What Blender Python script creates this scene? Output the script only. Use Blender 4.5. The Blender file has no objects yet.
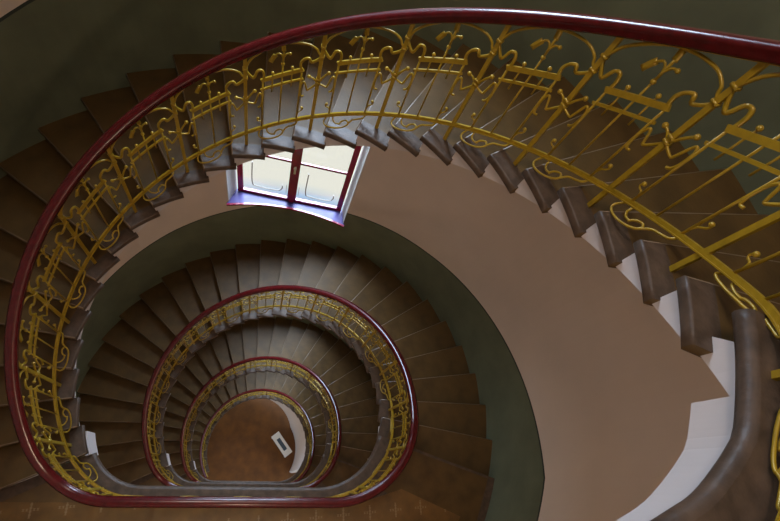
import bpy, math, random
from mathutils import Vector, Matrix
random.seed(3)
DAY = 620
S = bpy.context.scene
COL = S.collection
sin, cos, pi, rad = math.sin, math.cos, math.pi, math.radians

# ---------------------------------------------------------------- helpers
def obj(name, verts, faces, mats, parent=None, midx=None, smooth=False, **props):
    me = bpy.data.meshes.new(name)
    me.from_pydata([tuple(v) for v in verts], [], faces)
    if not isinstance(mats, (list, tuple)): mats = [mats]
    for m in mats: me.materials.append(m)
    if midx:
        me.polygons.foreach_set('material_index', midx)
    if smooth:
        me.polygons.foreach_set('use_smooth', [True] * len(me.polygons))
    me.update()
    o = bpy.data.objects.new(name, me)
    COL.objects.link(o)
    if parent: o.parent = parent
    for k, v in props.items(): o[k] = v
    return o

def empty(name, loc=(0, 0, 0), **props):
    o = bpy.data.objects.new(name, None)
    o.empty_display_size = .1
    o.location = loc
    COL.objects.link(o)
    for k, v in props.items(): o[k] = v
    return o

class MB:
    def __init__(s): s.v = []; s.f = []
    def add(s, v, f):
        n = len(s.v); s.v += [tuple(x) for x in v]; s.f += [tuple(i + n for i in q) for q in f]
    def box(s, c, sz, rz=0, ax=None):
        X, Y, Z = (Vector((cos(rz), sin(rz), 0)), Vector((-sin(rz), cos(rz), 0)), Vector((0, 0, 1)))
        c = Vector(c); V = []
        for a in (-.5, .5):
            for b in (-.5, .5):
                for d in (-.5, .5): V.append(c + X * a * sz[0] + Y * b * sz[1] + Z * d * sz[2])
        s.add(V, [(0, 1, 3, 2), (4, 6, 7, 5), (0, 4, 5, 1), (2, 3, 7, 6), (0, 2, 6, 4), (1, 5, 7, 3)])
    def sweep(s, pts, prof, upf=None, cap=True):
        """sweep a closed 2D profile [(side, up)] along pts; side axis horizontal"""
        pts = [Vector(p) for p in pts]; n = len(pts); m = len(prof); V = []
        for i, p in enumerate(pts):
            t = (pts[min(i + 1, n - 1)] - pts[max(i - 1, 0)]).normalized()
            if upf: ref = Vector(upf(p))
            else: ref = Vector((0, 0, 1))
            if abs(t.dot(ref)) > .98: ref = Vector((p.x, p.y, 0)).normalized() if (p.x or p.y) else Vector((1, 0, 0))
            side = t.cross(ref).normalized(); up = side.cross(t).normalized()
            for a, b in prof: V.append(p + side * a + up * b)
        F = []
        for i in range(n - 1):
            for j in range(m):
                F.append((i * m + j, (i + 1) * m + j, (i + 1) * m + (j + 1) % m, i * m + (j + 1) % m))
        if cap: F += [tuple(range(m)), tuple((n - 1) * m + j for j in reversed(range(m)))]
        s.add(V, F)
    def ball(s, c, r, nu=8, nv=5):
        V = [Vector(c) + Vector((0, 0, r))]; F = []
        for i in range(1, nv):
            for j in range(nu):
                a, b = pi * i / nv, 2 * pi * j / nu
                V.append(Vector(c) + Vector((sin(a) * cos(b), sin(a) * sin(b), cos(a))) * r)
        V.append(Vector(c) - Vector((0, 0, r)))
        for j in range(nu): F.append((0, 1 + j, 1 + (j + 1) % nu))
        for i in range(nv - 2):
            for j in range(nu):
                a = 1 + i * nu; F.append((a + j, a + nu + j, a + nu + (j + 1) % nu, a + (j + 1) % nu))
        L = len(V) - 1; a = 1 + (nv - 2) * nu
        for j in range(nu): F.append((L, a + (j + 1) % nu, a + j))
        s.add(V, F)
    def build(s, name, mat, parent=None, smooth=False, **p): return obj(name, s.v, s.f, mat, parent, smooth=smooth, **p)

def circ(r, n=8): return [(r * cos(2 * pi * i / n), r * sin(2 * pi * i / n)) for i in range(n)]
def rect(w, h): return [(-w / 2, -h / 2), (w / 2, -h / 2), (w / 2, h / 2), (-w / 2, h / 2)]

def smooth_path(P, n=6):
    """Catmull-Rom through 2D/3D tuples"""
    P = [tuple(p) for p in P]; Q = [P[0]] + P + [P[-1]]; out = []
    for i in range(1, len(Q) - 2):
        for j in range(n):
            t = j / n
            out.append(tuple(.5 * (2 * b + (c - a) * t + (2 * a - 5 * b + 4 * c - d) * t * t + (3 * b - a - 3 * c + d) * t ** 3)
                             for a, b, c, d in zip(Q[i - 1], Q[i], Q[i + 1], Q[i + 2])))
    out.append(P[-1]); return out

# ---------------------------------------------------------------- materials
def mat(name, col, rough=.5, var=0., scale=8., metallic=0., spec=.5, bump=0., bscale=60., coat=0., col2=None, detail=6):
    m = bpy.data.materials.new(name); m.use_nodes = True; nt = m.node_tree; N = nt.nodes; L = nt.links
    b = N['Principled BSDF']
    b.inputs['Roughness'].default_value = rough; b.inputs['Metallic'].default_value = metallic
    b.inputs['Specular IOR Level'].default_value = spec; b.inputs['Coat Weight'].default_value = coat
    b.inputs['Base Color'].default_value = (*col, 1)
    tc = N.new('ShaderNodeTexCoord')
    if var or col2:
        nz = N.new('ShaderNodeTexNoise'); nz.inputs['Scale'].default_value = scale; nz.inputs['Detail'].default_value = detail
        cr = N.new('ShaderNodeValToRGB'); L.new(tc.outputs['Object'], nz.inputs['Vector']); L.new(nz.outputs['Fac'], cr.inputs['Fac'])
        c2 = col2 or tuple(c * (1 - var) for c in col)
        c1 = col if col2 else tuple(min(1, c * (1 + var)) for c in col)
        cr.color_ramp.elements[0].color = (*c2, 1); cr.color_ramp.elements[1].color = (*c1, 1)
        cr.color_ramp.elements[0].position = .32; cr.color_ramp.elements[1].position = .68
        L.new(cr.outputs['Color'], b.inputs['Base Color'])
    if bump:
        n2 = N.new('ShaderNodeTexNoise'); n2.inputs['Scale'].default_value = bscale; n2.inputs['Detail'].default_value = 4
        bp = N.new('ShaderNodeBump'); bp.inputs['Strength'].default_value = bump; bp.inputs['Distance'].default_value = .01
        L.new(tc.outputs['Object'], n2.inputs['Vector']); L.new(n2.outputs['Fac'], bp.inputs['Height']); L.new(bp.outputs['Normal'], b.inputs['Normal'])
    return m

M_TREAD = mat('brown_linoleum', (.092, .050, .013), .52, .22, 5, bump=.12, bscale=40, spec=.32)
M_SIDE = mat('plain_ochre_floor', (.10, .050, .010), .45, .2, 6)
M_WORN = mat('worn_nosing_edge', (.17, .115, .07), .35, .2, 9)
M_RISER = mat('dark_riser_paint', (.02, .012, .008), .6, .2, 6)  # brown like the treads, with the risers' shade put into the colour
M_STONE = mat('worn_grey_brown_stone', (.078, .050, .033), .45, .35, 14, bump=.3, bscale=30, detail=9, spec=.4)
M_WHITE = mat('white_plaster', (.64, .58, .56), .7, .03, 3)
M_BEIGE = mat('beige_wall_paint', (.65, .54, .445), .75, .03, 2)
M_GREEN = mat('green_dado_paint', (.125, .14, .085), .5, .14, 3, bump=.1, bscale=12)
M_LINE = mat('dark_green_border_line', (.02, .028, .022), .5)
M_RAIL = mat('red_mahogany_varnish', (.075, .004, .005), .22, .25, 20, spec=.4, coat=.15)
M_GOLD = mat('ochre_yellow_paint', (.37, .235, .014), .32, .12, 30, spec=.5, metallic=.15)
M_MAROON = mat('maroon_window_paint', (.26, .012, .045), .25, .1, 10, coat=.5)
M_SILL = mat('glossy_lilac_sill', (.07, .055, .19), .35, .1, 4, spec=.3)
M_REVEAL = mat('white_reveal_paint', (.5, .49, .46), .6)
M_FLOOR = mat('orange_terrazzo', (.12, .040, .005), .5, .25, 3, detail=10, spec=.3)
M_DARKBLUE = mat('dark_blue_panel', (.03, .06, .09), .3)
M_TABLE = mat('white_table_paint', (.75, .72, .66), .4)
M_LEAD = mat('grey_lead_line', (.30, .26, .22), .5)

def mosaic():
    m = mat('ochre_mosaic_tiles', (.14, .066, .012), .45, .25, 6); nt = m.node_tree; N = nt.nodes; L = nt.links; b = N['Principled BSDF']
    src = b.inputs['Base Color'].links[0].from_socket
    tc = N.new('ShaderNodeTexCoord'); sp = N.new('ShaderNodeSeparateXYZ'); L.new(tc.outputs['Object'], sp.inputs[0])
    def mt(op, a, b_=None, c=None):
        n = N.new('ShaderNodeMath'); n.operation = op
        for i, x in enumerate((a, b_, c)):
            if x is None: continue
            if isinstance(x, (int, float)): n.inputs[i].default_value = x
            else: L.new(x, n.inputs[i])
        return n.outputs[0]
    def cell(s, off=0., p=.3): return mt('ABSOLUTE', mt('SUBTRACT', mt('FRACT', mt('ADD', mt('DIVIDE', s, p), off)), .5))
    X, Y = cell(sp.outputs['X']), cell(sp.outputs['Y'], .15)
    arm = mt('LESS_THAN', mt('MINIMUM', X, Y), .035); lim = mt('LESS_THAN', mt('MAXIMUM', X, Y), .24)
    dots = mt('GREATER_THAN', mt('ADD', cell(sp.outputs['X'], .0, .03), cell(sp.outputs['Y'], 0., .03)), .42)
    mask = mt('MULTIPLY', mt('MULTIPLY', arm, lim), dots)
    mx = N.new('ShaderNodeMix'); mx.data_type = 'RGBA'; L.new(mask, mx.inputs['Factor']); L.new(src, mx.inputs[6]); mx.inputs[7].default_value = (.24, .15, .07, 1)
    L.new(mx.outputs[2], b.inputs['Base Color'])
    return m
M_MOSAIC = mosaic()

def pane_mat():
    m = bpy.data.materials.new('window_glass'); m.use_nodes = True; nt = m.node_tree; N = nt.nodes; N.remove(N['Principled BSDF'])
    t = N.new('ShaderNodeBsdfTransparent'); t.inputs[0].default_value = (.93, .95, .96, 1)
    g = N.new('ShaderNodeBsdfGlossy'); g.inputs['Roughness'].default_value = .05
    x = N.new('ShaderNodeMixShader'); x.inputs[0].default_value = .06
    nt.links.new(t.outputs[0], x.inputs[1]); nt.links.new(g.outputs[0], x.inputs[2]); nt.links.new(x.outputs[0], N['Material Output'].inputs['Surface'])
    return m
M_PANE = pane_mat()
TOP_GLOW = 2.1
M_TOP_GLOW = bpy.data.materials.new('lit_skylight_glass'); M_TOP_GLOW.use_nodes = True  # added overhead glow for the well, no skylight is known there
_b = M_TOP_GLOW.node_tree.nodes['Principled BSDF']; _b.inputs['Emission Color'].default_value = (1, .86, .74, 1); _b.inputs['Emission Strength'].default_value = TOP_GLOW

# ---------------------------------------------------------------- stairwell geometry
RS = [.17, .1823, .1720, .1821]; RISE = RS[0]; UP = RS[0]; N = 27; H = N * RISE
LV = [0.]
for _r in RS: LV.append(LV[-1] - N * _r)                # landing levels, the last is the ground floor
def use(i):
    global RISE, UP, RO
    RISE = RS[i]; UP = RS[max(i - 1, 0)]; RO = 3.03 if i == 0 else 3.167   # the wall is thicker round the top flight
TH0 = -.37636; DL = .15045
RI, RO, RR = 1.617, 3.167, 1.765
SLANT = rad(-4.8)
def az(k): return TH0 + DL * k
def cyl(r, a, z): return Vector((r * cos(a), r * sin(a), z))

def fillet_curve(R, y0, rf, n=14):
    """from azimuth az(N) round the straight landing edge to az(0)+2pi, in plan; slanted a little"""
    rl, rr = rf, rf + .10
    def cen(q): cy = -(y0 - q); return math.sqrt((R - q) ** 2 - cy * cy), cy
    (xl, yl), (xr, yr) = cen(rl), cen(rr); al, ar = math.atan2(-yl, xl), math.atan2(yr, xr)
    rot = Matrix.Rotation(SLANT, 2); P = []
    for i in range(n + 1):
        a = pi + al + (pi / 2 - al) * i / n; P.append(rot @ Vector((-xl + rl * cos(a), yl + rl * sin(a))))
    for i in range(1, 9): P.append(rot @ Vector((-xl + (xl + xr) * i / 9, -y0)))
    for i in range(n + 1):
        a = -pi / 2 + (ar + pi / 2) * i / n; P.append(rot @ Vector((xr + rr * cos(a), yr + rr * sin(a))))
    L0 = math.atan2(P[0].y, P[0].x) % (2 * pi); L1 = math.atan2(P[-1].y, P[-1].x)
    return P, L0, L1

def landing_edge(R, y0, rf, k_from, k_to=0):
    """plan points from az(k_from) (left end) round to az(k_to) (right end)"""
    P, a0, a1 = fillet_curve(R, y0, rf); out = []
    s = az(k_from)
    if s < a0 - .01:
        n = max(1, int((a0 - s) / .04))
        for i in range(n): a = s + (a0 - s) * i / n; out.append(Vector((R * cos(a), R * sin(a))))
    out += [p for p in P if p.x > 0 or math.atan2(p.y, p.x) % (2 * pi) >= s]
    e = az(k_to); n = max(1, int((e - a1) / .04))
    for i in range(1, n + 1): a = a1 + (e - a1) * i / n; out.append(Vector((R * cos(a), R * sin(a))))
    return out

# rail path: parameter s measured in metres; s=0 at k=0 of a flight, positive down the flight,
# negative back over the landing it starts from
def set_edge(i):
    global EDGE, cum, LAND
    EDGE = landing_edge(RR, 1.215 if i == 0 else 1.145, .60 if i == 0 else .70, 25.0); cum = [0.]
    for j in range(len(EDGE) - 1): cum.append(cum[-1] + (EDGE[j + 1] - EDGE[j]).length)
    LAND = cum[-1]
set_edge(1); KM = RR * DL                        # landing length, metres per step
def rail_pt(s, off=0.):
    """plan point at s with outward offset"""
    if s >= 0:
        a = TH0 + s / RR; return Vector(((RR + off) * cos(a), (RR + off) * sin(a)))
    t = LAND + s
    if t <= 0:
        a = az(25) + t / RR; return Vector(((RR + off) * cos(a), (RR + off) * sin(a)))
    import bisect
    i = min(max(bisect.bisect_right(cum, t) - 1, 0), len(EDGE) - 2)
    d = EDGE[i + 1] - EDGE[i]; f = (t - cum[i]) / d.length; p = EDGE[i] + d * f; d.normalize()
    return p + Vector((d.y, -d.x)) * off
def rail_z(s):
    """height of the nosing line under the rail"""
    def raw(s):
        if s < -(LAND - 2 * KM): return -(s + LAND - 2 * KM) / KM * UP
        return 0. if s < 0 else -min(s / KM, 27) * RISE
    return sum(raw(s + d * .05) for d in (-3, -2, -1, 0, 1, 2, 3)) / 7
def RP(s, v, off=0.):
    p = rail_pt(s, off); return Vector((p.x, p.y, rail_z(s) + v))

# ---------------------------------------------------------------- steps
def step_mesh():
    """tread k=1 in place: top at 0, nosing at azimuth 0 (local), going back to -DL; turned and lowered per copy"""
    V = []; F = []; MI = []
    t = .06; r0, r1 = RI + .026, RO; q = .011
    back = -DL - .034 / RI                          # runs under the next step's nosing
    # rounded section in (radial in, z) at inner end and nosing: build a grid of rings inset
    def ring(ins, z):
        # outline inset at front and inner end only
        pts = []
        fa = lambda r: -ins / r
        rr0 = r0 + ins
        for i in range(5):
            a = back + (fa(rr0) - back) * i / 4; pts.append(cyl(rr0, a, z))
        pts.append(cyl(r1, fa(r1), z))
        for i in range(1, 5):
            a = fa(r1) + (-DL - .034 / r1 - fa(r1)) * i / 4; pts.append(cyl(r1, a, z))
        return pts
    rings = [ring(q * 2.2, -t), ring(q, -t), ring(q * .3, -t + q * .6), ring(0, -t + q * 1.3), ring(q * .1, -q * .9), ring(q * .45, -q * .3), ring(q * 1.1, 0)]
    m = len(rings[0])
    for R in rings: V += R
    for i in range(len(rings) - 1):
        for j in range(m):
            a = i * m + j; b = i * m + (j + 1) % m; F.append((a, b, b + m, a + m)); MI.append(1 if j < 4 else (2 if (j == 4 and i >= 4) else 0))
    base = (len(rings) - 1) * m; nv = len(V); rs = r0 + .125
    for i in range(5):                              # stone strip along the well end, linoleum behind it
        a = back + (-q * 1.1 / rs - back) * i / 4; V.append(cyl(rs, a, 0))
    for i in range(4): F.append((base + i, base + i + 1, nv + i + 1, nv + i)); MI.append(1)
    F.append((nv, nv + 1, nv + 2, nv + 3, nv + 4) + tuple(base + j for j in range(5, m))); MI.append(0)
    F.append(tuple(reversed(range(m)))); MI.append(1)
    return V, F, MI
step_me = None

def flight(i, label):
    global step_me
    use(i); z0 = LV[i]
    if i < 2: step_me = None
    SV, SF, SMI = step_mesh()
    root = empty('stair_flight', (0, 0, z0), label=label, category='staircase', group='winding stair flights')
    for k in range(1, N):
        if step_me is None:
            o = obj('step', SV, SF, [M_TREAD, M_STONE, M_WORN], root, SMI)
            for pl in list(o.data.polygons)[:len(SF) - 6]: pl.use_smooth = True
            step_me = o.data
        else:
            o = bpy.data.objects.new('step', step_me); COL.objects.link(o); o.parent = root
        o.rotation_euler.z = az(k); o.location.z = -RISE * k
    # risers + underside body, one plastered mesh
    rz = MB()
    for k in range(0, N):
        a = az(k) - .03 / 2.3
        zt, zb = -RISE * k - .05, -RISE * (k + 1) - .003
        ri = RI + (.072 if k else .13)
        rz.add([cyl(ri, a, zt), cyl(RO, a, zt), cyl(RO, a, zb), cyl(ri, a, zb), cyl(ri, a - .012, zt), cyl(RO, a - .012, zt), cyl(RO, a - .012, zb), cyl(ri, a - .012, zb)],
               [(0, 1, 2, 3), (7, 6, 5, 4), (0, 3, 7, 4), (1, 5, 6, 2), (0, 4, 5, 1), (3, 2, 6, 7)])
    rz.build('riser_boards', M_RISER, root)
    b = MB(); ri = RI + .066
    kend = 27
    for k in range(1, kend):
        for j in range(3):                          # three slices per step
            ka, kb = k - j / 3, k - (j + 1) / 3
            a1_, a2_ = az(ka) - .03 / 2.3, az(kb) - .03 / 2.3
            zt = -RISE * k - .05; b1, b2 = -RISE * ka - .225, min(-RISE * kb - .225, zt - .002)
            b.add([cyl(ri, a1_, zt), cyl(RO, a1_, zt), cyl(RO, a1_, b1), cyl(ri, a1_, b1), cyl(ri, a2_, zt), cyl(RO, a2_, zt), cyl(RO, a2_, b2), cyl(ri, a2_, b2)],
                  [(0, 4, 7, 3), (3, 7, 6, 2)] + ([(0, 3, 2, 1)] if j == 0 else []))
    b.build('plastered_stringer', M_WHITE, root, label='white plastered sawtooth side and underside')
    if i == 3:                                      # the lowest flight stands on a white wall
        w = MB(); n = 36; r_, th = RI + .05, .10; V = []; F = []
        for q in range(n + 1):
            k = -1 + 12 * q / n; a = az(k); zt = -RISE * max(k, 0) - .22; zf = -N * RISE
            zb = zf if k < 6 else zf + (zt - .1 - zf) * ((k - 6) / 5) ** .8
            V += [cyl(r_, a, zt), cyl(r_, a, zb), cyl(r_ + th, a, zb), cyl(r_ + th, a, zt)]
        for q in range(n):
            for j in range(4): F.append((q * 4 + j, q * 4 + (j + 1) % 4, (q + 1) * 4 + (j + 1) % 4, (q + 1) * 4 + j))
        F += [(3, 2, 1, 0), (n * 4, n * 4 + 1, n * 4 + 2, n * 4 + 3)]
        obj('supporting_wall', V, F, M_WHITE, root, label='white curved wall holding up the lowest steps')
    return root

# ---------------------------------------------------------------- landings
LB = .36; YB = -3.6; XW = RO * cos(rad(45))
def prism(poly, z0, z1):
    n = len(poly); V = [(p[0], p[1], z0) for p in poly] + [(p[0], p[1], z1) for p in poly]
    F = [tuple(range(n - 1, -1, -1)), tuple(range(n, 2 * n))] + [(i, (i + 1) % n, n + (i + 1) % n, n + i) for i in range(n)]
    return V, F

def outer_poly():
    P = []
    for q in range(0, 15): a = az(0) - (az(0) + rad(45)) * q / 14; P.append(Vector((RO * cos(a), RO * sin(a))))
    P += [Vector((XW, YB)), Vector((-XW, YB))]
    for q in range(0, 13): a = rad(225) + (az(26) - .013 - rad(225)) * q / 12; P.append(Vector((RO * cos(a), RO * sin(a))))
    return P

def landing(i, label):
    use(i); z = LV[i]
    root = empty('stair_landing', (0, 0, z), label=label, category='landing', group='straight stair landings')
    yo, rf = (1.10, .50) if i == 0 else (1.037, .60)
    ri, k0 = (RI + .070, .27) if i == 0 else (RI, 0)
    def edge_of(kr_):
        e = landing_edge(ri, yo, rf, 25.91, kr_)
        if i == 0:                                  # the topmost landing turns its corner more gently
            left = [p for p in e if p.x < .4]
            mid = [Vector(p) for p in smooth_path([(.6, -1.165), (.85, -1.15), (.97, -1.135), (1.081, -1.104), (1.197, -1.065), (1.313, -.998), (1.395, -.94)], 4)]
            e = left + mid + [Vector((ri * cos(a), ri * sin(a))) for a in (rad(-32.7) + (az(kr_) - rad(-32.7)) * q / 12 for q in range(13))]
        return e
    def grow(P, d):
        out = []
        for j, p in enumerate(P):
            tn = (P[min(j + 1, len(P) - 1)] - P[max(j - 1, 0)]).normalized(); out.append(p + Vector((tn.y, -tn.x)) * d)
        return out
    inner = edge_of(k0)
    outer = outer_poly()
    # rounded stone edge: rings of the whole outline with the well edge inset
    t = .075; q = .026
    full = inner + outer
    n = len(full); ni = len(inner)
    def inset(d):
        out = []
        for j, p in enumerate(full):
            if j < ni:
                a = inner[max(j - 1, 0)]; b = inner[min(j + 1, ni - 1)]; tn = (b - a).normalized()
                out.append(p + Vector((tn.y, -tn.x)) * d)
            else: out.append(p)
        return out
    rings = [(q, -t), (q * .3, -t + q * .5), (0, -t + q * 1.2), (q * .1, -q), (q * .45, -q * .35), (q * 1.2, 0)]
    V = []; F = []
    for d, zz in rings: V += [(p.x, p.y, zz) for p in inset(d)]
    for r in range(len(rings) - 1):
        for j in range(n): F.append((r * n + j, r * n + (j + 1) % n, (r + 1) * n + (j + 1) % n, (r + 1) * n + j))
    F += [tuple(range(n - 1, -1, -1)), tuple((len(rings) - 1) * n + j for j in range(n))]
    so = obj('stone_slab', V, F, M_STONE, root)
    for pl in so.data.polygons:
        if len(pl.vertices) == 4: pl.use_smooth = True
    # plastered body below, set back under the slab; it stops where the flight's underside meets it
    kr = -.80 if i == 0 else -1.02; LB = .255 if i == 0 else .38; a_r = az(kr); o = MB()
    thick = grow(edge_of(-.3), .04 if i == 0 else .10)
    thick = [p for p in thick if not (p.x > 0 and math.atan2(p.y, p.x) > a_r)] + [Vector(((ri + .04) * cos(a_r), (ri + .04) * sin(a_r)))]
    out2 = [Vector((RO * cos(a_r), RO * sin(a_r)))] + [p for p in outer if not (p.x > 0 and p.y > RO * sin(a_r))]
    Vt, Ft = prism(thick + out2, -LB, -t + .001); o.add(Vt, Ft)
    # wedge between the landing slab and the flight
    W_ = [az(kr * c / 4 + .6 * (1 - c / 4)) for c in range(5)]; ZB = [min(-t, -.245 - RISE * (kr * c / 4 + .6 * (1 - c / 4))) for c in range(5)]; ZT = [-.24 if kr * c / 4 + .6 * (1 - c / 4) > -.05 else -t + .001 for c in range(5)]
    for c in range(4):
        x, y = W_[c], W_[c + 1]; r_ = ri + .04
        o.add([cyl(r_, x, ZT[c]), cyl(RO, x, ZT[c]), cyl(RO, x, ZB[c]), cyl(r_, x, ZB[c]), cyl(r_, y, ZT[c + 1]), cyl(RO, y, ZT[c + 1]), cyl(RO, y, ZB[c + 1]), cyl(r_, y, ZB[c + 1])],
              [(0, 4, 7, 3), (3, 7, 6, 2)])
    o.build('plastered_body', M_WHITE, root, label='white plastered edge and underside of the landing')
    if i > 0:
        # white block beside the last step above the landing
        V = []; F = []; nn = 6; r_ = RI + .03
        for j in range(nn + 1):
            a = az(25.05 + .95 * j / nn)
            zt = .05
            V += [cyl(r_, a, zt), cyl(r_, a, -.22), cyl(r_ + .05, a, -.22), cyl(r_ + .05, a, zt)]
        for j in range(nn):
            for c in range(4): F.append((j * 4 + c, (j + 1) * 4 + c, (j + 1) * 4 + (c + 1) % 4, j * 4 + (c + 1) % 4))
        F += [(0, 1, 2, 3), (nn * 4 + 3, nn * 4 + 2, nn * 4 + 1, nn * 4)]
        obj('stringer_end_block', V, F, M_WHITE, root, label='white block closing the side of the last step')
    # mosaic inlay
    rot = Matrix.Rotation(SLANT, 2)
    poly = [rot @ Vector(p) for p in [(-2.45, -1.19), (1.3, -1.20), (1.83, -1.04), (2.55, -1.32), (2.3, -1.75)]] + [Vector((XW - .2, YB + .2)), Vector((-XW + .2, YB + .2)), Vector((-2.35, -1.75))]
    Vm, Fm = prism(poly, -.002, .004)
    for pts in ([(1.80, az(-.12)), (3.08, az(-.06)), (3.08, rad(-32)), (3.08, rad(-44)), (2.6, rad(-38)), (1.86, rad(-38))], [(1.86, rad(217)), (3.08, rad(222)), (3.08, az(26.2)), (1.76, az(26.3))]):
        Vs, Fs = prism([(a * cos(t_), a * sin(t_)) for a, t_ in reversed(pts)], -.004, .002)
        obj('side_floor', Vs, Fs, M_TREAD if pts[0][1] < 1 else M_SIDE, root, label='plain brown floor beside the mosaic')
    obj('mosaic_floor', Vm, Fm, M_MOSAIC, root, label='ochre mosaic floor with rows of pale crosses')
    return root

# ---------------------------------------------------------------- railing
def tube(b, pts, r=.006, n=6, sub=5, off=0.):
    """pts = [(s, v)] in the railing's own surface"""
    P = smooth_path(pts, sub) if sub > 1 else pts
    b.sweep([RP(s, v, off) for s, v in P], circ(r, n), upf=lambda p: (p.x, p.y, 0))
def strap(b, pts, w, t, sub=5, off=0.):
    """flat bar: w = depth through the railing, t = visible face"""
    P = smooth_path(pts, sub) if sub > 1 else pts
    b.sweep([RP(s, v, off) for s, v in P], rect(t, w), upf=lambda p: (p.x, p.y, 0))

K = KM
def bay_parts(s0, W, which):
    """parts of one bay from post s0 over width W; yields (name, MB, sub list)"""
    f = W / (2 * K)
    def X(u): return s0 + u * K * f
    out = []
    # post with brackets and zigzag arms
    b = MB(); strap(b, [(s0, -.17 if which != 'landing' else -.02), (s0, .3), (s0, .885)], .018, .026, 1)
    subs = []
    a = MB(); tube(a, [(X(0), .685), (X(.10), .725), (X(.16), .76), (X(.38), .815), (X(.7), .855), (X(1.0), .876), (X(1.2), .884)], .0085)
    subs.append(('arch_bracket', a))
    a = MB(); tube(a, [(X(0), .765), (X(-.12), .825), (X(-.30), .855), (X(-.55), .874), (X(-.8), .884)], .0085)
    subs.append(('arch_bracket', a))
    for sg in (1, -1):
        a = MB()
        tube(a, [(X(0), .43), (X(.07 * sg), .465), (X(.14 * sg), .492), (X(.24 * sg), .515)], .0075)
        a.ball(RP(X(.26 * sg), .518), .015)
        tube(a, [(X(0), .475), (X(.05 * sg), .43), (X(.10 * sg), .415), (X(.25 * sg), .385), (X(.29 * sg), .40), (X(.36 * sg), .465), (X(.41 * sg), .475), (X(.46 * sg), .44), (X(.46 * sg), .37), (X(.42 * sg), .335), (X(.35 * sg), .33)], .0075, sub=4)
        subs.append(('zigzag_scroll', a))
    for v in (.445, .475, .685, .77):
        a = MB(); strap(a, [(s0, v - .007), (s0, v + .007)], .032, .036, 1); subs.append(('clip', a))
    out.append(('post', b, subs))
    # rods
    for u in (.48, 1.0, 1.52):
        b = MB(); mid = abs(u - 1) < .01; subs = []
        if mid:
            tube(b, [(X(u), .075), (X(u), .70)], .0065, sub=1)
            a = MB(); a.ball(RP(X(u), .70), .014)
            tube(a, [(X(u), .70), (X(u), .76), (X(u), .82)], .0075, sub=1)
            tube(a, [(X(u), .745), (X(u + .05), .785), (X(u + .14), .805), (X(u + .24), .79)], .0065)
            tube(a, [(X(u), .755), (X(u - .07), .78), (X(u - .16), .775)], .0065)
            strap(a, [(X(u), .815), (X(u + .01), .84), (X(u + .02), .872)], .006, .030, 2)
            strap(a, [(X(u + .21), .80), (X(u + .28), .775), (X(u + .33), .75)], .006, .030, 2)
            a.ball(RP(X(u - .17), .774), .012)
            subs.append(('leaf_finial', a))
        else:
            tube(b, [(X(u), .075), (X(u), .60)], .0075, sub=1)
            sg = -1 if u < 1 else 1; a = MB()
            tube(a, [(X(u), .12), (X(u + .04 * sg), .155), (X(u + .11 * sg), .168), (X(u + .15 * sg), .185), (X(u + .13 * sg), .20)], .0055)
            a.ball(RP(X(u + .12 * sg), .20), .0125)
            subs.append(('curl', a))
        out.append(('baluster', b, subs))
    for u in (.74, 1.26):
        b = MB(); tube(b, [(X(u), .455), (X(u), .63)], .0055, sub=1); b.ball(RP(X(u), .64), .013)
        out.append(('short_baluster', b, []))
    b = MB(); strap(b, [(X(.44 + 1.12 * i / 6), .60) for i in range(7)], .014, .030, 1)
    a1 = MB(); strap(a1, [(X(0), .68), (X(.10), .66), (X(.25), .652), (X(.33), .692), (X(.46), .690), (X(.53), .66), (X(.50), .605)], .012, .017)
    a2 = MB(); strap(a2, [(X(2), .765), (X(1.93), .72), (X(1.80), .66), (X(1.74), .665), (X(1.67), .706), (X(1.56), .70), (X(1.50), .66), (X(1.50), .605)], .012, .017)
    out.append(('upper_crossbar', b, [('wave_bracket', a1), ('wave_bracket', a2)]))
    b = MB(); strap(b, [(X(.42 + 1.16 * i / 6), .51) for i in range(7)], .012, .016, 1)
    out.append(('lower_crossbar', b, []))
    b = MB(); sv, so_ = (.28, .08) if which == 'landing' else (.45, .48)
    def bt(pts, r=.0068):                            # the basket bellies out over the well
        b.sweep([RP(X(u), .06 + (v - .06) * sv, (v - .06) * so_) for u, v in smooth_path(pts, 5)], circ(r, 6), upf=lambda p: (p.x, p.y, 0))
    bt([(1.56, .06), (1.61, -.01), (1.50, -.065), (1.25, -.10), (.98, -.10), (.84, -.06), (.93, -.015), (1.07, -.025), (1.11, -.065)])
    bt([(.86, -.07), (.76, -.01), (.62, .0), (.47, .015), (.44, .06)])
    bt([(1.38, .06), (1.34, .0), (1.22, -.045), (1.10, -.055)], .0065)
    out.append(('basket_scroll', b, []))
    return out

def put(parts, root, dr=0., dz=0., cache=None):
    for idx, (name, b, subs) in enumerate(parts):
        o = b.build(name, M_GOLD, root, smooth=(name not in ('upper_crossbar', 'lower_crossbar', 'post')))
        o.rotation_euler.z = dr; o.location.z = dz
        for sn, sb in subs:
            sb.build(sn, M_GOLD, o, smooth=True)
        if cache is not None: cache.append(o)

proto = []                                          # bay 3 of the first flight, reused by turning
def copy_bay(root, dr, dz):
    for o in proto:
        c = o.copy(); COL.objects.link(c); c.parent = root; c.rotation_euler.z = dr; c.location.z = dz
        for ch in o.children:
            d = ch.copy(); COL.objects.link(d); d.parent = c

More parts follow.
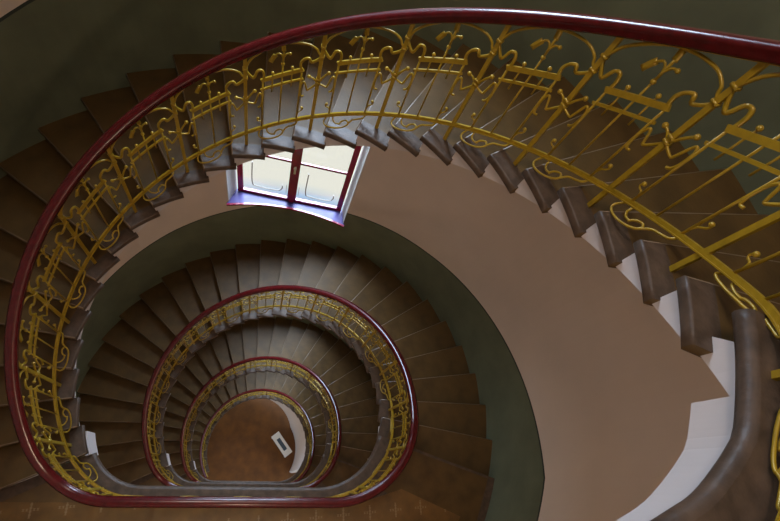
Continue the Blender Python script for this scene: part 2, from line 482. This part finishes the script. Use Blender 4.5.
S0 = 1.49 * K                                       # first post on a flight
def railing(i, label):
    use(i); set_edge(i); proto.clear()
    root = empty('stair_railing', (0, 0, LV[i]), label=label, category='railing', group='gilded scroll railings')
    last = i == 3
    s_end = (25.49 if not last else 26.6) * K
    s_start = -(LAND - .49 * K)                    # = post at k 25.44 of the flight above
    # handrail with a moulded section
    prof = [(-.038, -.020), (-.030, -.032), (.030, -.032), (.038, -.020), (.034, -.008), (.043, .004), (.044, .018), (.032, .032), (.012, .040), (-.012, .040), (-.032, .032), (-.044, .018), (-.043, .004), (-.034, -.008)]
    b = MB(); n = int((s_end - s_start) / .05); e_ = .02
    b.sweep([RP(s_start - e_ + (s_end - s_start + 2 * e_) * q / n, .921) for q in range(n + 1)], prof, cap=last)
    b.build('handrail', M_RAIL, root, smooth=True, label='polished dark red wooden handrail')
    b = MB(); strap(b, [(s_start + (s_end - s_start) * q / n, .883) for q in range(n + 1)], .026, .008, 1)
    b.build('handrail_band', M_GOLD, root)
    b = MB(); strap(b, [(s_start + (s_end - s_start) * q / n, .078) for q in range(n + 1)], .016, .020, 1)
    strap(b, [(s_start + (s_end - s_start) * q / n, .064) for q in range(n + 1)], .030, .006, 1)
    b.build('bottom_rail', M_GOLD, root)
    # landing bays
    A = s_start; B = S0; nb = round((B - A) / (2 * K)); W = (B - A) / nb
    for j in range(nb):
        put(bay_parts(A + j * W, W, 'landing' if -LAND + 1.2 * K < A + j * W < 0 else 'flight'), root)
    nf = 12
    for j in range(nf):
        if j in (0, 11):
            put(bay_parts(S0 + j * 2 * K, 2 * K, 'flight'), root)
        elif not proto:
            put(bay_parts(S0 + 2 * K, 2 * K, 'flight'), root, cache=proto)
        else:
            copy_bay(root, (j - 1) * 2 * DL, -(j - 1) * 2 * RISE)
    if last:
        b = MB(); strap(b, [(S0 + 24 * K, -.3), (S0 + 24 * K, .885)], .03, .04, 1); b.build('newel_post', M_GOLD, root)
    return root

# ---------------------------------------------------------------- window
WA = rad(82); WN = Vector((cos(WA), sin(WA), 0)); WT = Vector((sin(WA), -cos(WA), 0))
AZ_R, AZ_L = rad(65.4), rad(99.9)
WZ0, WZ1 = -5.60, -3.0                             # second storey's window; others shifted by H
def wp(x, d, z): p = WN * d + WT * x; return Vector((p.x, p.y, z))
def window(n, dz):
    root = empty('window_%d' % n, tuple(wp(0, 3.05, WZ0 + dz)), kind='structure')
    root['label'] = 'two-leaf frosted window with maroon frame'
    inv = Matrix.Translation(-root.location)
    xl, xr = (RO * Vector((cos(AZ_L), sin(AZ_L), 0))).dot(WT), (RO * Vector((cos(AZ_R), sin(AZ_R), 0))).dot(WT)
    fl, fr = -.88, .835; D = 3.28
    def add(name, b, m, parent=root, **kw):
        b.v = [tuple(inv @ Vector(v)) for v in b.v]; return b.build(name, m, parent, **kw)
    def qbox(b, x0, x1, z0, z1, d0, d1):
        b.add([wp(x, d, z + dz) for x in (x0, x1) for d in (d0, d1) for z in (z0, z1)], [(0, 1, 3, 2), (4, 6, 7, 5), (0, 4, 5, 1), (2, 3, 7, 6), (0, 2, 6, 4), (1, 5, 7, 3)])
    dl = (RO * Vector((cos(AZ_L), sin(AZ_L), 0))).dot(WN); dr_ = (RO * Vector((cos(AZ_R), sin(AZ_R), 0))).dot(WN)
    b = MB()                                        # splayed reveals and head
    for (xa, da, xb, sg) in ((xl, dl, fl - .02, -1), (xr, dr_, fr + .02, 1)):
        v = []
        for x, d in ((xa, da - .005), (xb, D + .02), (xb + .06 * sg, D + .02), (xa + .06 * sg, da + .03)):
            v += [wp(x, d, WZ0 + dz - .05), wp(x, d, WZ1 + dz + .05)]
        b.add(v, [(0, 1, 3, 2), (2, 3, 5, 4), (4, 5, 7, 6), (6, 7, 1, 0), (0, 2, 4, 6), (1, 7, 5, 3)])
    b.add([wp(xl, dl, WZ1 + dz), wp(fl, D + .1, WZ1 + dz), wp(fr, D + .1, WZ1 + dz), wp(xr, dr_, WZ1 + dz), wp(xl, dl, WZ1 + dz + .05), wp(fl, D + .1, WZ1 + dz + .05), wp(fr, D + .1, WZ1 + dz + .05), wp(xr, dr_, WZ1 + dz + .05)],
          [(0, 1, 2, 3), (7, 6, 5, 4), (0, 4, 5, 1), (1, 5, 6, 2), (2, 6, 7, 3), (3, 7, 4, 0)])
    add('reveal', b, M_REVEAL)
    # sill follows the curved wall in front
    b = MB(); n = 12; top = []; 
    for q in range(n + 1):
        a = AZ_L + .012 + (AZ_R - AZ_L - .024) * q / n; top.append(cyl(RO - .045, a, WZ0 + dz))
    poly = top + [wp(fr + .02, D, WZ0 + dz), wp(fl - .02, D, WZ0 + dz)]
    V, F = prism([(p.x, p.y) for p in poly], WZ0 + dz - .005, WZ0 + dz + .02); b.add(V, F)
    add('window_sill', b, M_SILL)
    b = MB(); b.sweep([cyl(RO - .05, AZ_L + .012 + (AZ_R - AZ_L - .024) * q / n, WZ0 + dz + .003) for q in range(n + 1)], rect(.03, .04)); add('sill_edge', b, M_MAROON)
    b = MB(); w = .085
    qbox(b, fl, fl + w, WZ0, WZ1, D - .02, D + .018); qbox(b, fr - w, fr, WZ0, WZ1, D - .02, D + .018)
    qbox(b, fl, fr, WZ0 + .01, WZ0 + .085, D - .03, D + .018); qbox(b, fl, fr, WZ1 - w, WZ1, D - .02, D + .018)
    qbox(b, -.085, .055, WZ0, WZ1, D - .03, D + .018)
    qbox(b, -.05, .02, WZ0, WZ1, D - .05, D - .03)
    fr_o = add('window_frame', b, M_MAROON)
    b = MB(); qbox(b, fl + w, -.085, -4.575, -4.53, D - .005, D + .018); qbox(b, .055, fr - w, -4.575, -4.53, D - .005, D + .018); add('glazing_bar', b, M_MAROON)
    b = MB(); b.ball(wp(-.015, D - .08, -4.60 + dz), .022); qbox(b, -.03, 0, -4.74, -4.58, D - .075, D - .05); add('handle', b, mat('cream_handle_paint', (.6, .5, .35), .3))
    for x0, x1 in ((fl + w, -.085), (.055, fr - w)):
        for z0, z1 in ((WZ0 + .085, -4.575), (-4.53, WZ1 - w)):
            b = MB(); qbox(b, x0, x1, z0, z1, D + .006, D + .014); add('pane', b, M_PANE)
        b = MB(); xa, xb = x0 + .14, x1 - .10; zl = WZ0 + .22
        P = smooth_path([wp(xa, D - .002, zl + .62 + dz), wp(xa, D - .002, zl + .10 + dz), wp(xa + .08, D - .002, zl + dz), wp(xb - .08, D - .002, zl + dz), wp(xb, D - .002, zl + .08 + dz), wp(xb, D - .002, zl + .18 + dz)], 5)
        b.sweep(P, circ(.009, 5), upf=lambda p: WN)
        xc = x0 + .03 if x0 > 0 else x1 - .03
        b.sweep([wp(xc, D - .002, zl - .02 + dz), wp(xc, D - .002, zl + .22 + dz)], circ(.004, 5), upf=lambda p: WN)
        add('leaded_ornament', b, M_LEAD)
    return root

# ---------------------------------------------------------------- walls
def dado_v(i, k):
    if i <= 0: return 1.03
    return 1.08 + .22 * max(0, min(1, (k - 7) / 9))
def wall_columns(cols, name, clampk=None, zt=6.0, windows=True):
    """cols: list of (x, y, k); makes a wall of stacked bands per column gap"""
    V = []; F = []; MI = []
    for c in range(len(cols) - 1):
        e = cols[c:c + 2]
        inwin = windows and all(AZ_R - .001 <= math.atan2(p[1], p[0]) <= AZ_L + .001 for p in e)
        for i in range(-1, 4):
            zb = []; zd = []; zl = []; zt_ = []
            for (x, y, k) in e:
                kk = max(0, min(27, k)); lv = lambda q: (LV[q] if q >= 0 else -q * N * RS[0]) - kk * RS[max(q, 0)]; nz = lv(i)
                zb.append(nz - .45); zd.append(nz + dado_v(i, kk)); zl.append(zd[-1] + .028); zt_.append(lv(i - 1) - .45)
            if i == 3: zb = [max(z, LV[4] - .02) for z in zb]
            zb = [min(z, zt) for z in zb]; zd = [min(z, zt) for z in zd]; zl = [min(z, zt) for z in zl]; zt_ = [min(z, zt) for z in zt_]
            f_ = 3.03 / 3.167 if (i <= 0 and name == 'wall_curved') else 1.
            def quad(lo, hi, m):
                if hi[0] - lo[0] < 1e-5 and hi[1] - lo[1] < 1e-5: return
                n = len(V); V.extend([(e[0][0] * f_, e[0][1] * f_, lo[0]), (e[1][0] * f_, e[1][1] * f_, lo[1]), (e[1][0] * f_, e[1][1] * f_, hi[1]), (e[0][0] * f_, e[0][1] * f_, hi[0])]); F.append((n, n + 1, n + 2, n + 3)); MI.append(m)
            if i == 0 and f_ < 1:                   # ledge where the wall thickens
                n = len(V); V.extend([(e[0][0] * f_, e[0][1] * f_, zb[0]), (e[1][0] * f_, e[1][1] * f_, zb[1]), (e[1][0], e[1][1], zb[1]), (e[0][0], e[0][1], zb[0])]); F.append((n, n + 1, n + 2, n + 3)); MI.append(0)
            if inwin and i >= 0:
                s = WZ0 + LV[i] - LV[1]; hd = WZ1 + LV[i] - LV[1]
                c1 = [min(z, s) for z in zd]; c2 = [min(z, s) for z in zl]
                quad(zb, c1, 1); quad(c1, c2, 2); quad(c2, [s, s], 0); quad([hd, hd], [max(z, hd) for z in zt_], 0)
            else:
                quad(zb, zd, 1); quad(zd, zl, 2); quad(zl, zt_, 0)
    o = obj(name, V, F, [M_BEIGE, M_GREEN, M_LINE], None, MI, kind='structure')
    return o

use(1); A0, A1 = rad(-45), rad(225)
azs = sorted(set([round(A0 + (A1 - A0) * q / 126, 5) for q in range(127)] + [AZ_R, AZ_L]))
azs = [a for a in azs if not (a not in (AZ_R, AZ_L) and min(abs(a - AZ_R), abs(a - AZ_L)) < .01)]
wall_columns([(RO * cos(a), RO * sin(a), (a - TH0) / DL) for a in azs], 'wall_curved')
wall_columns([(XW, YB, 0), (XW, -XW, 0)], 'wall_right', windows=False)
wall_columns([(-XW, -XW, 27), (-XW, YB, 27)], 'wall_left', windows=False)
wall_columns([(-XW, YB, 0), (XW, YB, 0)], 'wall_back', windows=False)

V, F = prism(outer_poly()[:0] or [Vector((3.3 * cos(2 * pi * q / 64), 3.3 * sin(2 * pi * q / 64))) for q in range(64)], LV[4] - .1, LV[4])
obj('floor', V, F, M_FLOOR, kind='structure')
V, F = prism([(-XW, YB), (XW, YB), (XW, -2.3), (-XW, -2.3)], LV[4] - .1, LV[4] - .001)
obj('floor_entrance', V, F, M_FLOOR, kind='structure')

for n in range(4):
    use(n); window(n + 1, LV[n] - LV[1])

FL = ['topmost flight of brown steps sweeping under the gilded railing nearest the viewer',
      'second flight of brown steps from the top, below the maroon-framed window',
      'third flight of brown steps from the top, seen between the two smaller handrail loops',
      'lowest flight of brown steps, curving round the orange ground floor on a white wall']
LN = ['topmost landing, grey-brown stone edge with white side at the lower right, nearest the viewer',
      'landing with ochre cross-patterned mosaic along the bottom of the photo, one storey below the viewer',
      'landing with stone edge two storeys below, behind the second handrail loop',
      'lowest landing with stone edge just above the orange ground floor']
RL = ['largest gilded scroll railing with red handrail, curving over the topmost flight',
      'gilded railing with red handrail around the second flight, second largest loop',
      'gilded railing with red handrail around the third flight, third largest loop',
      'smallest gilded railing with red handrail, around the lowest flight and ground floor']
for i in range(4):
    flight(i, FL[i]); landing(i, LN[i]); railing(i, RL[i])

# ---------------------------------------------------------------- ground floor display table
t = empty('display_table', (1.095, .16, LV[4]), label='small white table with a dark blue panel in its top, on the orange ground floor', category='table')
t.rotation_euler.z = rad(-54.5)
b = MB(); L_, W_ = .96, .34
for (c, s) in (((0, W_ / 2 - .05, .55), (L_, .10, .05)), ((0, -W_ / 2 + .05, .55), (L_, .10, .05)), ((L_ / 2 - .11, 0, .55), (.22, W_ - .2, .05)), ((-L_ / 2 + .11, 0, .55), (.22, W_ - .2, .05))): b.box(c, s)
b.build('table_top', M_TABLE, t)
b = MB(); b.box((0, 0, .545), (L_ - .44, W_ - .2, .04)); b.build('inset_panel', M_DARKBLUE, t, label='dark blue inset panel')
for sx in (-1, 1):
    for sy in (-1, 1):
        b = MB(); b.box((sx * (L_ / 2 - .04), sy * (W_ / 2 - .04), .2625), (.04, .04, .525)); b.build('leg', M_TABLE, t)

# unseen underside of a flight and landing overhead, added to shade the left treads
RISE = RS[0]; b = MB()
for q in range(54):
    ka, kb = q / 2, q / 2 + .5; zt, zb = H - .05, H - .225; r_ = RI + .04
    b.add([cyl(r_, az(ka), zt - ka * RISE), cyl(RO, az(ka), zt - ka * RISE), cyl(RO, az(ka), zb - ka * RISE), cyl(r_, az(ka), zb - ka * RISE),
           cyl(r_, az(kb), zt - kb * RISE), cyl(RO, az(kb), zt - kb * RISE), cyl(RO, az(kb), zb - kb * RISE), cyl(r_, az(kb), zb - kb * RISE)],
          [(0, 1, 5, 4), (3, 7, 6, 2), (0, 4, 7, 3)])
P_ = landing_edge(RI + .04, 1.17, .76, 25.9, 0) + outer_poly(); Vt, Ft = prism(P_, H - .3, H); b.add(Vt, Ft)
b.build('ceiling_stair_soffit', M_WHITE, kind='structure')

# ---------------------------------------------------------------- ceiling, and an added glowing disc that lights the well
V, F = prism([(3.3 * cos(2 * pi * q / 64), 3.3 * sin(2 * pi * q / 64)) for q in range(64)], 6.0, 6.1)
obj('ceiling', V, F, M_BEIGE, kind='structure')
V, F = prism([(-XW, YB), (XW, YB), (XW, -2.3), (-XW, -2.3)], 6.0, 6.1)
obj('ceiling_landing', V, F, M_BEIGE, kind='structure')
V, F = prism([(1.7 * cos(2 * pi * q / 48), 1.7 * sin(2 * pi * q / 48)) for q in range(48)], 5.96, 5.99)
obj('window_skylight', V, F, M_TOP_GLOW, kind='structure')

# ---------------------------------------------------------------- light
w = bpy.data.worlds.new('World'); S.world = w; w.use_nodes = True
nt = w.node_tree; bg = nt.nodes['Background']
tc = nt.nodes.new('ShaderNodeTexCoord'); sp = nt.nodes.new('ShaderNodeSeparateXYZ'); cr = nt.nodes.new('ShaderNodeValToRGB')
mp = nt.nodes.new('ShaderNodeMapRange'); mp.inputs['From Min'].default_value = -1; mp.inputs['From Max'].default_value = 1
nt.links.new(tc.outputs['Generated'], sp.inputs[0]); nt.links.new(sp.outputs['Z'], mp.inputs['Value']); nt.links.new(mp.outputs[0], cr.inputs['Fac']); nt.links.new(cr.outputs['Color'], bg.inputs['Color'])
E_ = cr.color_ramp.elements
E_[0].position = .080; E_[0].color = (.25, .42, .62, 1)  # blue below the cream: the panes' bluish reflection put into the backdrop
E_[1].position = .088; E_[1].color = (.72, .69, .60, 1)
e = E_.new(.45); e.color = (.62, .58, .50, 1)
e = E_.new(.55); e.color = (.60, .80, 1.0, 1)
bg.inputs['Strength'].default_value = .95
def point_fill(name, loc, power, col, r=.15):
    l = bpy.data.lights.new(name, 'POINT'); l.energy = power; l.color = col; l.shadow_soft_size = r
    o = bpy.data.objects.new(name, l); o.location = loc; COL.objects.link(o); return o
for i in range(4):
    point_fill('landing_light', (-.2, -2.8, LV[i] - 1.5), 30, (1, .72, .50))  # added warm fill under each landing, stands for no known lamp
l = bpy.data.lights.new('upper_lamp', 'SPOT'); l.energy = 210; l.color = (1, .86, .76); l.spot_size = rad(80); l.spot_blend = 1; l.shadow_soft_size = .5  # added spot to brighten the right wall and treads, no such lamp overhead
o = bpy.data.objects.new('upper_lamp', l); COL.objects.link(o); o.location = (-1.1, .1, 4.6)
o.rotation_euler = (Vector((2.6, -.1, -2.2)) - o.location).to_track_quat('-Z', 'Y').to_euler()
for i in range(4):                                  # daylight falling in through each window
    l = bpy.data.lights.new('daylight', 'AREA'); l.shape = 'RECTANGLE'; l.size = 3.0; l.size_y = 2.2; l.energy = DAY; l.color = (.66, .80, 1.0); l.spread = rad(170)
    o = bpy.data.objects.new('daylight', l); COL.objects.link(o); o.location = wp(0, 5.2, WZ1 + LV[i] - LV[1] + .6)
    d = (wp(0, 1.6, WZ0 + LV[i] - LV[1] + .9) - o.location).normalized(); o.rotation_euler = d.to_track_quat('-Z', 'Y').to_euler()

# ---------------------------------------------------------------- camera
cam = bpy.data.cameras.new('camera'); co = bpy.data.objects.new('camera', cam); COL.objects.link(co)
co.location = (.06843, -.95792, 1.03376); co.rotation_euler = (.44934, -.26763, -.06826)
cam.sensor_width = 36; cam.lens = 450.525 / 780 * 36; cam.clip_start = .02; cam.clip_end = 200
cam.shift_y = .5 / 780 * 0
S.camera = co
S.view_settings.view_transform = 'Standard'; S.view_settings.look = 'None'; S.view_settings.gamma = 1
S.view_settings.use_curve_mapping = False
S.view_settings.exposure = .60
